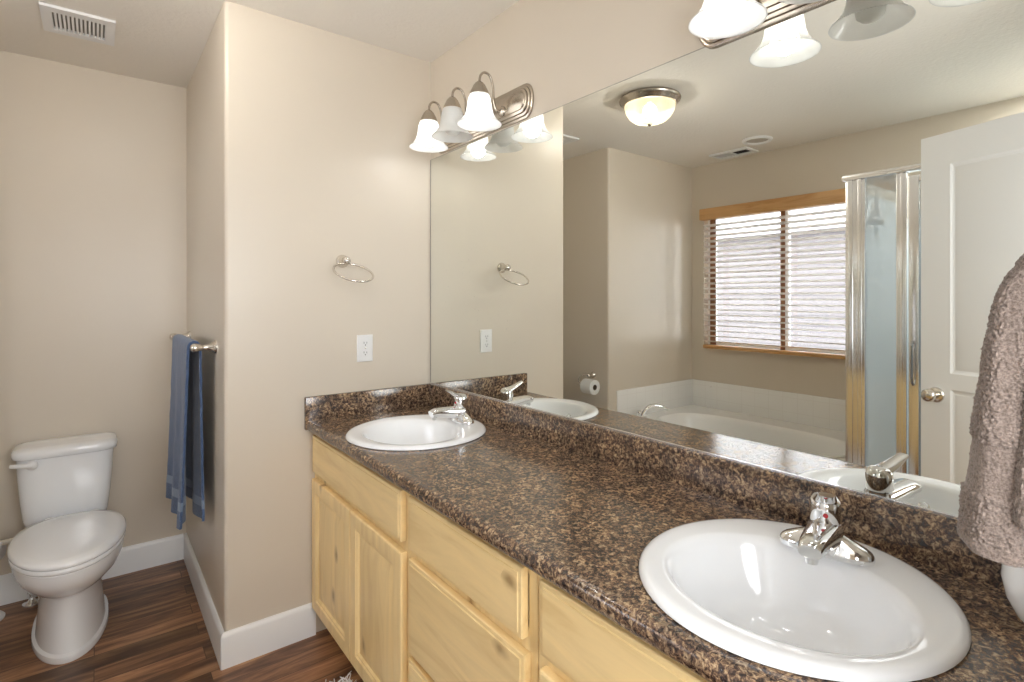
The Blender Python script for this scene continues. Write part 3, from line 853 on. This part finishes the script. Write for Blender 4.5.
# water supply
t = thing('supply_valve', 'chrome shut-off valve with braided hose on the floor behind the toilet', 'valve', (-1.452, .975, 0))
bm = BM(); lathe(bm, [(.034, .0005), (.033, .006), (.014, .014), (.009, .03), (.009, .05)], 24); obj('escutcheon', bm, CHROME, t, 50)
bm = BM(); lathe(bm, [(.010, .045), (.016, .05), (.016, .085), (.010, .09), (.010, .105)], 16); tube(bm, [(0, -.01, .068), (.015, -.045, .068)], .008, 10)
lathe(bm, [(.020, 0), (.022, .006), (.020, .012), (.001, .013)], 20, (.015, -.045, .068), axis_matrix((.3, -1, 0))); obj('valve_body', bm, CHROME, t, 40)
bm = BM(); tube(bm, smooth_path([(0, 0, .10), (.005, 0, .16), (.035, -.01, .24), (.045, -.02, .32), (.040, -.03, .372)], 8), .006, 10); obj('hose', bm, BRAID, t, 60)

# toilet roll stand half cut off by the left frame edge
t = thing('toilet_roll_stand', 'white pedestal stand with a cream arm left of the toilet, cut off by the frame', 'toilet roll holder', (-1.605, 0.92, 0))
bm = BM(); lathe(bm, [(.072, 0), (.073, .006), (.066, .014), (.045, .026), (.024, .045), (.015, .075), (.012, .11)], 36); obj('base', bm, PLASTIC, t, 50)
bm = BM(); tube(bm, [(0, 0, .10), (0, 0, .315)], .011, 16); obj('pole', bm, PLASTIC, t, 60)
bm = BM(); tube(bm, [(0, 0, .313), (.03, -.005, .314), (.165, -.02, .322)], .011, 14); obj('arm', bm, CREAM, t, 60)
bm = BM(); lathe(bm, [(.034, -.008), (.037, -.004), (.037, .004), (.034, .008)], 28, (.060, -.012, .288), axis_matrix((1, -.2, 0))); obj('end_disc', bm, PLASTIC, t, 50)
def make_roll(name, loc, rot, label):
    t = thing(name, label, 'toilet paper', loc, 0, 'toilet paper rolls')
    t.rotation_euler = rot
    bm = BM()
    lathe(bm, [(.021, -.05), (.052, -.05), (.0545, -.048), (.0545, .048), (.052, .05), (.021, .05), (.021, -.05)], 40, (0, 0, 0), None, False, False)
    obj('paper', bm, PAPER, t, 50)
    bm = BM(); lathe(bm, [(.0205, -.0495), (.0205, .0495), (.019, .0495), (.019, -.0495), (.0205, -.0495)], 32, (0, 0, 0), None, False, False)
    obj('core', bm, CARD, t, 50)
    return t
# paper holder on the partition wall
t = thing('paper_holder', 'satin nickel single-arm paper holder on the alcove partition wall, in the mirror', 'toilet roll holder', (XP, 0.605, 0.775))
bm = BM(); lathe(bm, [(.024, 0), (.0235, .004), (.016, .012), (.0115, .028), (.014, .045), (.015, .055), (.009, .064), (.001, .066)], 24, (0, 0, 0), axis_matrix((1, 0, 0))); obj('post', bm, SATIN, t, 50)
bm = BM(); tube(bm, smooth_path([(.052, 0, 0), (.058, .04, .002), (.062, .085, -.02), (.063, .088, -.062), (.063, .05, -.066), (.063, -.055, -.066)], 6), .005, 10); obj('arm', bm, SATIN, t, 60)
make_roll('toilet_roll', (XP + 0.064, 0.578, 0.697), (PI / 2, 0, 0), 'white toilet roll on the holder seen in the mirror')

# ------------------------------------------------------------------ ceiling fittings
t = thing('exhaust_fan_grille', 'white louvred exhaust grille in the alcove ceiling above the toilet', 'vent', (-1.280, 0.545, H))
bm = BM()
hx, hy = .114, .122
for a, b, c, d in ((-hx, hx, -hy, -hy + .042), (-hx, hx, hy - .042, hy), (-hx, -hx + .030, -hy + .042, hy - .042), (hx - .030, hx, -hy + .042, hy - .042)):
    box(bm, a, b, c, d, -.012, -.001)
obj('frame', bm, PLASTIC, t, 0)
bm = BM(); box(bm, -hx + .03, hx - .03, -hy + .042, hy - .042, -.002, -.0005); obj('backing', bm, GREYP, t, 0)
bm = BM()
n = 13
for i in range(n + 1):
    x = -hx + .030 + (2 * hx - .06) * i / n
    box(bm, x - .0036, x + .0036, -hy + .04, hy - .04, -.011, -.003)
obj('louvres', bm, PLASTIC, t, 0)

t = thing('ceiling_lamp', 'flush dome ceiling lamp with nickel ring, seen in the mirror', 'ceiling light', (-1.165, -0.345, H))
bm = BM(); lathe(bm, [(.150, 0), (.160, -.006), (.164, -.016), (.160, -.026), (.150, -.032), (.147, -.040), (.140, -.046), (.130, -.046), (.130, -.010)], 56, (0, 0, 0), None, True, False); obj('ring', bm, NICKEL, t, 40)
bm = BM()
pr = [(.134, -.046), (.133, -.060), (.126, -.085), (.110, -.110), (.085, -.130), (.050, -.142), (.010, -.146)]
lathe(bm, pr, 56, (0, 0, 0), None, False, True); obj('glass_dome', bm, DOME, t, 60)
bm = BM(); lathe(bm, [(.012, -.146), (.012, -.150), (.007, -.156), (.001, -.160)], 20); obj('finial', bm, NICKEL, t, 50)
bm = BM(); lathe(bm, [(.012, -.03), (.016, -.05), (.028, -.075), (.026, -.09), (.001, -.103)], 24); obj('bulb', bm, BULB_DOME, t, 60)
point_light('dome_light', (0, 0, -.075), DOME_W, .034, (1.0, .96, .90), t)

t = thing('ceiling_register', 'white slotted air register in the ceiling by the window, seen in the mirror', 'vent', (-2.57, -0.02, H))
bm = BM()
for a, b, c, d in ((-.085, .085, -.15, -.128), (-.085, .085, .128, .15), (-.085, -.055, -.128, .128), (.055, .085, -.128, .128), (-.055, .055, -.004, .004)): box(bm, a, b, c, d, -.013, -.001)
obj('frame', bm, TRIM, t, 0)
bm = BM(); box(bm, -.055, .055, -.128, 0, -.002, -.0005); obj('backing', bm, DARK, t, 0)
bm = BM(); box(bm, -.055, .055, 0, .128, -.0035, -.0005); obj('closed_damper', bm, PLASTIC, t, 0)
for s in (-1, 1):
    bm = BM()
    for i in range(9):
        y = s * (.012 + i * .0135)
        vs = [bm.verts.new(p) for p in ((-.055, y - .001, -.007), (.055, y - .001, -.007), (.055, y + .009, -.002), (-.055, y + .009, -.002))]
        bm.faces.new(vs)
    obj('louvres', bm, PLASTIC, t, 0)
t = thing('recessed_fitting', 'round white-rimmed ceiling fitting beside the register, seen in the mirror', 'ceiling fitting', (-2.39, -0.30, H))
bm = BM(); lathe(bm, [(.098, 0), (.098, -.008), (.090, -.014), (.074, -.012), (.070, -.001)], 48, (0, 0, 0), None, False, False); obj('rim', bm, TRIM, t, 40)
bm = BM(); lathe(bm, [(.075, -.001), (.074, -.003), (.001, -.004)], 48); obj('centre', bm, simple('grey_diffuser', (.52, .49, .44), .6), t, 40)

# ------------------------------------------------------------------ bathtub
TX0, TX1, TY0, TY1, TZ = XL + 0.001, -1.785, -1.085, YP - 0.001, 0.455
t = thing('bathtub', 'white garden tub with tiled ledge under the window, seen in the mirror', 'bathtub', (TX1, TY1, 0))
def tl(p): return (p[0] - TX1, p[1] - TY1, p[2])
bm = BM()
oc = ((-2.495 - 1.905) / 2, -0.33, 0.295, 0.63)
hole = oval(oc[0], oc[1], oc[2] + 0.012, oc[3] + 0.012, 0, 64, 3.0)
hole = [(p[0] - TX1, p[1] - TY1) for p in hole]
outer = [(TX0 - TX1, TY0 - TY1), (0, TY0 - TY1), (0, 0), (TX0 - TX1, 0)]
plate_with_holes(bm, outer, [hole], TZ)
vs = [bm.verts.new(p) for p in ((0, TY0 - TY1, 0), (0, 0, 0), (0, 0, TZ), (0, TY0 - TY1, TZ))]; bm.faces.new(vs)
bmesh.ops.remove_doubles(bm, verts=bm.verts[:], dist=1e-5)
obj('deck', bm, TILE, t, 0)
bm = BM()
rings = []
for s, z in ((0.012, TZ), (0.010, TZ + 0.010), (0.0, TZ + 0.012), (-0.012, TZ + 0.006), (-0.022, TZ - 0.02), (-0.045, TZ - 0.16), (-0.07, TZ - 0.29), (-0.11, TZ - 0.355), (-0.18, TZ - 0.365)):
    rings.append([tl(p) for p in oval(oc[0], oc[1], oc[2] + s, oc[3] + s * 1.3, z, 64, 3.0)])
loft(bm, rings, False, True); obj('basin', bm, ACRYL, t, 60)
t = thing('tub_faucet', 'chrome arched tub filler with two knob handles, seen in the mirror', 'faucet', (-1.895, 0.295, TZ + .0005), R(-49))
bm = BM(); lathe(bm, [(.032, 0), (.030, .010), (.019, .018)], 24)
tube(bm, smooth_path([(0, 0, .012), (0, -.012, .07), (0, -.06, .112), (0, -.125, .117), (0, -.185, .092)], 7), [.018, .011], 14); obj('spout', bm, CHROME, t, 60)
for dx in (.085, -.095):
    bm = BM(); lathe(bm, [(.026, 0), (.025, .006), (.013, .012), (.013, .030), (.022, .038), (.024, .052), (.017, .062), (.001, .064)], 24, (dx, .0, 0)); obj('knob', bm, CHROME, t, 50)

# ------------------------------------------------------------------ shower
XS = -1.78
t = thing('shower_enclosure', 'chrome framed glass shower enclosure seen in the mirror beside the door', 'shower', (XS, -1.085, 0))
def post(y0, y1, name='post', x0=-.018, x1=.018, z0=.10, z1=1.935):
    bm = BM()
    box(bm, x0, x1, y1 + 1.085, y0 + 1.085, z0, z1, .003)
    w_ = (y0 - y1)
    if w_ > .06:
        box(bm, x1, x1 + .006, y1 + 1.085 + .012, y1 + 1.085 + .030, z0, z1, .002); box(bm, x1, x1 + .004, y0 + 1.085 - .034, y0 + 1.085 - .008, z0, z1, .0015)
    else:
        box(bm, x1, x1 + .005, y1 + 1.085 + .008, y1 + 1.085 + w_ * .55, z0, z1, .002)
    return obj(name, bm, ALU, t)
post(-1.0855, -1.172)
post(-1.302, -1.343)
post(-2.125, YN + .002)
bm = BM(); box(bm, -.022, .028, YN + .002 + 1.085, .012, 1.935, 1.962, .004); obj('top_rail', bm, ALU, t)
bm = BM(); box(bm, -.02, .02, YN + .002 + 1.085, 0, .085, .11, .004); obj('bottom_rail', bm, ALU, t)
bm = BM(); box(bm, -.004, .004, -1.302 + 1.085, -1.172 + 1.085, .11, 1.935); o = obj('glass_panel', bm, SHGLASS, t, 0)
bm = BM()
d0, d1 = -1.350 + 1.085, -2.12 + 1.085
box(bm, -.012, .014, d0 - .040, d0, .125, 1.915, .003); box(bm, -.012, .014, d1, d1 + .03, .125, 1.915, .003)
box(bm, -.012, .014, d1 + .03, d0 - .04, .125, .155, .003); box(bm, -.012, .014, d1 + .03, d0 - .04, 1.885, 1.915, .003)
df = obj('door_frame', bm, ALU, t)
bm = BM(); box(bm, -.003, .003, d1 + .03, d0 - .04, .155, 1.885); obj('door_glass', bm, SHGLASS, df, 0)
bm = BM(); tube(bm, [(.018, d0 - .02, .95), (.045, d0 - .02, .97), (.045, d0 - .02, 1.13), (.018, d0 - .02, 1.15)], .006, 10); obj('handle', bm, CHROME, df)
bm = BM()
box(bm, XL + .0005, -1.832, -1.126, -1.1185, .10, 1.885, .002)
box(bm, XL + .0005, XL + .008, YN + .009, -1.127, .10, 1.885, .002)
box(bm, XL + .0005, -1.832, YN + .001, YN + .0085, .10, 1.885, .002)
o = obj('shower_surround', bm, SHOWERW); tag(o, 'pale bluish white shower wall panels behind the shower glass', 'shower wall')
bm = BM()
box(bm, -1.83, XS + .04, YN + .001, -1.086, 0, .0845, .004); box(bm, XL + .001, -1.831, YN + .001, -1.119, 0, .06)
o = obj('shower_pan', bm, ACRYL); tag(o, 'white shower base and curb below the glass enclosure', 'shower base')
t = thing('hand_shower', 'white hand shower with chrome hose loop behind the shower glass', 'hand shower', (-1.925, -1.1265, 1.86))
bm = BM(); lathe(bm, [(.024, 0), (.022, .005), (.009, .009)], 20, (0, 0, 0), axis_matrix((0, -1, 0)))
tube(bm, smooth_path([(0, -.005, 0), (0, -.03, .004), (0.004, -.045, -.02)], 6), .009, 12); obj('arm', bm, CHROME, t, 60)
bm = BM(); lathe(bm, [(.013, .02), (.020, .0), (.024, -.03), (.028, -.055), (.036, -.07), (.037, -.085), (.03, -.09), (.001, -.091)], 28, (.006, -.040, -.045), axis_matrix((-.25, .12, 1))); obj('spray_head', bm, PLASTIC, t, 50)
bm = BM(); tube(bm, smooth_path([(-.012, -.030, -.03), (-.04, -.026, -.10), (-.075, -.022, -.165), (-.065, -.022, -.20), (-.03, -.025, -.165), (0, -.033, -.125)], 7), .005, 10); obj('hose', bm, CHROME, t, 60)

t = thing('shower_downlight', 'round recessed downlight in the ceiling over the shower', 'ceiling light', (-2.52, -1.90, H))
bm = BM(); lathe(bm, [(.085, 0), (.085, -.004), (.078, -.008), (.062, -.006), (.060, -.001)], 40, (0, 0, 0), None, False, False); obj('rim', bm, PLASTIC, t, 40)
bm = BM(); lathe(bm, [(.061, -.001), (.060, -.002), (.001, -.003)], 40); obj('lens', bm, BULB_ON, t, 40)
d = bpy.data.lights.new('downlight', 'AREA'); d.shape = 'DISK'; d.size = .11; d.energy = SHOWER_W; d.color = (.95, .98, 1.0)
o = bpy.data.objects.new('downlight', d); C.objects.link(o); o.parent = t; o.location = (0, 0, -.006)

# ------------------------------------------------------------------ window blind
t = thing('window_blind', 'honey wood venetian blind hanging over the window above the tub', 'blind', (XL, 0, 0))
BY0, BY1 = -0.945, 0.315
bm = BM(); box(bm, .006, .066, BY0 - .03, BY1 + .03, 1.981, 2.072, .006, 3); obj('valance', bm, BLINDW, t)
pitch, nsl = .0425, 23
bm = BM()
for i in range(nsl):
    z = 0.998 + i * pitch
    cx = .034; hw = .025; th = .0028; ang = R(14)
    ca, sa = math.cos(ang), math.sin(ang)
    ring0 = []; 
    for (a, b_) in ((-hw, -th / 2), (-hw * .5, -th / 2 + .0012), (0, -th / 2 + .0018), (hw * .5, -th / 2 + .0012), (hw, -th / 2), (hw, th / 2), (hw * .5, th / 2 + .0012), (0, th / 2 + .0018), (-hw * .5, th / 2 + .0012), (-hw, th / 2)):
        ring0.append((cx + a * ca - b_ * sa, z + a * sa + b_ * ca))
    loft(bm, [[(x, BY0, zz) for x, zz in ring0], [(x, BY1, zz) for x, zz in ring0]])
obj('slats', bm, SLATW, t, 30)
bm = BM(); box(bm, .010, .060, BY0, BY1, .942, .970, .004, 2); obj('bottom_rail', bm, BLINDW, t)
for y in (0.255, -0.305, -0.865):
    bm = BM()
    tw = .026 if y > 0 else .017
    for dx in (.0065,):
        box(bm, dx - .0006, dx + .0006, y - tw, y + tw, .970, 1.985)
    obj('ladder_tape', bm, TAPE, t, 0)

# ------------------------------------------------------------------ taupe hand towel on its ring, near right
RYO = 0.070
NR = (-0.468, YN, 1.462)
t = thing('towel_ring', 'satin towel ring at the right edge holding the taupe towel', 'towel ring', NR, 0, 'satin towel rings')
bm = BM(); lathe(bm, [(.027, 0), (.0265, .004), (.021, .010), (.014, .026), (.0125, .046), (.014, .058), (.0155, .068), (.012, .076), (.001, .078)], 28, (0, 0, 0), axis_matrix((0, 1, 0)))
obj('post', bm, SATIN, t, 50)
bm = BM(); tube(bm, [(.068 * math.sin(a), RYO, -.062 + .068 * math.cos(a)) for a in [2 * PI * i / 48 for i in range(48)]], .0035, 10, True); obj('ring', bm, SATIN, t, 60)
def folded_towel():
    """thick folded towel looped over the ring: a rounded section swept from the front hem over the top to the wall-side hem"""
    ZT, ZF, ZW = 1.374, 1.108, 1.146
    r = 0.009; yc = -0.0115
    path = []
    nf, na, nw = 210, 24, 120
    for i in range(nf):
        f = 1 - i / (nf - 1)                         # 1 at the hem, 0 at the top
        path.append((0.016 + 0.012 * (1 - math.exp(-f / .06)) + 0.028 * f - (0.0185 + 0.017 * f), ZF + (ZT - ZF) * (1 - f), f, 0))
    for i in range(1, na):
        a = PI * i / na
        path.append((yc + r * math.cos(a), ZT + r * math.sin(a), 0, 1))
    for i in range(nw):
        f = i / (nw - 1)
        path.append((yc - r + 0.0165 * f, ZT - (ZT - ZW) * f, f, 2))
    m = 280; rings = []
    for k, (y, z, f, part) in enumerate(path):
        k0, k1 = max(k - 1, 0), min(k + 1, len(path) - 1)
        ty, tz = path[k1][0] - path[k0][0], path[k1][1] - path[k0][1]; l = math.hypot(ty, tz) or 1
        ny, nz = tz / l, -ty / l
        hx = 0.084 + 0.018 * min(1, f / .55) ** .8 + (0.008 * f if part == 2 else 0)
        ht = 0.0185 + (0.017 * f if part == 0 else 0.001 * f)
        off = 0
        if part != 1: ht *= min(1, .80 + (1 - f) * 9)
        ring = []
        for q in range(m):
            a = 2 * PI * q / m; c, s_ = math.cos(a), math.sin(a)
            X = hx * math.copysign(abs(c) ** .55, c); T = ht * math.copysign(abs(s_) ** .55, s_)
            T *= 1 + .10 * math.sin(X * 75 + (1 if part else 0)) * min(1, f * 2)
            p = Vector((X, y + ny * (T + off), z + nz * T))
            band = part == 0 and 1.165 < p.z < 1.215
            hem = f > .955
            pv = p * 1.0
            n1 = noise.noise(pv * 430) + .7 * noise.noise(pv * 800 + Vector((3, 1, 2)))
            n2 = noise.noise(pv * 45)
            amp = 0.0022
            if band: amp = 0.0002 + (0.0007 if math.sin(p.z * 800) > .4 else 0)
            if hem: amp = 0.0005
            d = Vector((c * .9, s_ * ny, s_ * nz)).normalized()
            ring.append(p + d * (amp * n1 + .0016 * n2 - (.0022 if band else 0)))
        rings.append(ring)
    bm = BM(); loft(bm, rings); return bm
bm = folded_towel()
o = obj('hand_towel', bm, TAUPE, None, 85); o.location = (NR[0], NR[1] + RYO, 0)
tag(o, 'thick taupe terry hand towel at the right edge of the frame', 'towel')

# ------------------------------------------------------------------ white jar on the counter
o_t = thing('jar', 'white glossy rounded jar on the counter beneath the taupe towel', 'jar', (-0.125, -2.072, ZC + .0005))
bm = BM(); lathe(bm, [(.030, 0), (.036, .003), (.050, .018), (.061, .042), (.066, .070), (.064, .098), (.055, .125), (.042, .148), (.034, .165), (.032, .185), (.034, .192), (.030, .194), (.028, .18), (.001, .17)], 48); obj('body', bm, PORC, o_t, 60)

# ------------------------------------------------------------------ bath mat
t = thing('bath_mat', 'white shaggy bath mat on the floor at the foot of the cabinets', 'bath mat', (-0.797, -0.770, 0))
bm = BM(); box(bm, -.27, .27, -.42, .42, .0005, .010, .004); obj('backing', bm, RUGM, t)
bm = BM()
for i in range(4200):
    x = random.uniform(-.272, .272); y = random.uniform(-.422, .422)
    if y < .15 and random.random() < .55: continue
    ang = random.uniform(0, 2 * PI); ln = random.uniform(.022, .040); le = random.uniform(.2, 1.1)
    p0 = Vector((x, y, .008)); d = Vector((math.cos(ang) * math.sin(le), math.sin(ang) * math.sin(le), math.cos(le)))
    p1 = p0 + d * ln * .6; p2 = p0 + d * ln + Vector((math.cos(ang), math.sin(ang), -.6)) * ln * .25
    p2.z = max(p2.z, .004)
    tube(bm, [p0, p1, p2], [.0022, .0022, .0014], 4)
o = obj('pile', bm, RUGM, t, 0); o['kind'] = 'stuff'

# ------------------------------------------------------------------ outside the window
bm = BM(); box(bm, -16, -3.0, -9, 9, -0.42, -0.40)
o = obj('ground', bm, GROUND, None, 0, 'structure')
t = thing('neighbour_house', 'pale neighbouring house wall seen through the blind', 'house', (-10.0, 0.6, -0.40))
bm = BM()
for i in range(16): 
    z0 = i * .2
    vs = [(.0, z0), (.02, z0), (.006, z0 + .2), (0, z0 + .2)]
    loft(bm, [[(x, -4.0, z) for x, z in vs], [(x, 4.5, z) for x, z in vs]])
box(bm, -.2, 0, -4, 4.5, 0, 3.2)
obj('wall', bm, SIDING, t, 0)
bm = BM(); prism(bm, [(-.2, 3.2), (.35, 3.05), (.35, 3.12), (-2.6, 4.4), (-2.6, 4.3)], -4.3, 4.8, Matrix(((1, 0, 0, 0), (0, 0, 1, 0), (0, 1, 0, 0), (0, 0, 0, 1)))); obj('roof', bm, ROOF, t, 0)
bm = BM(); tube(bm, [(.05, .55, 0.1), (.05, .55, 3.1)], .04, 10); obj('downspout', bm, TRIM, t)
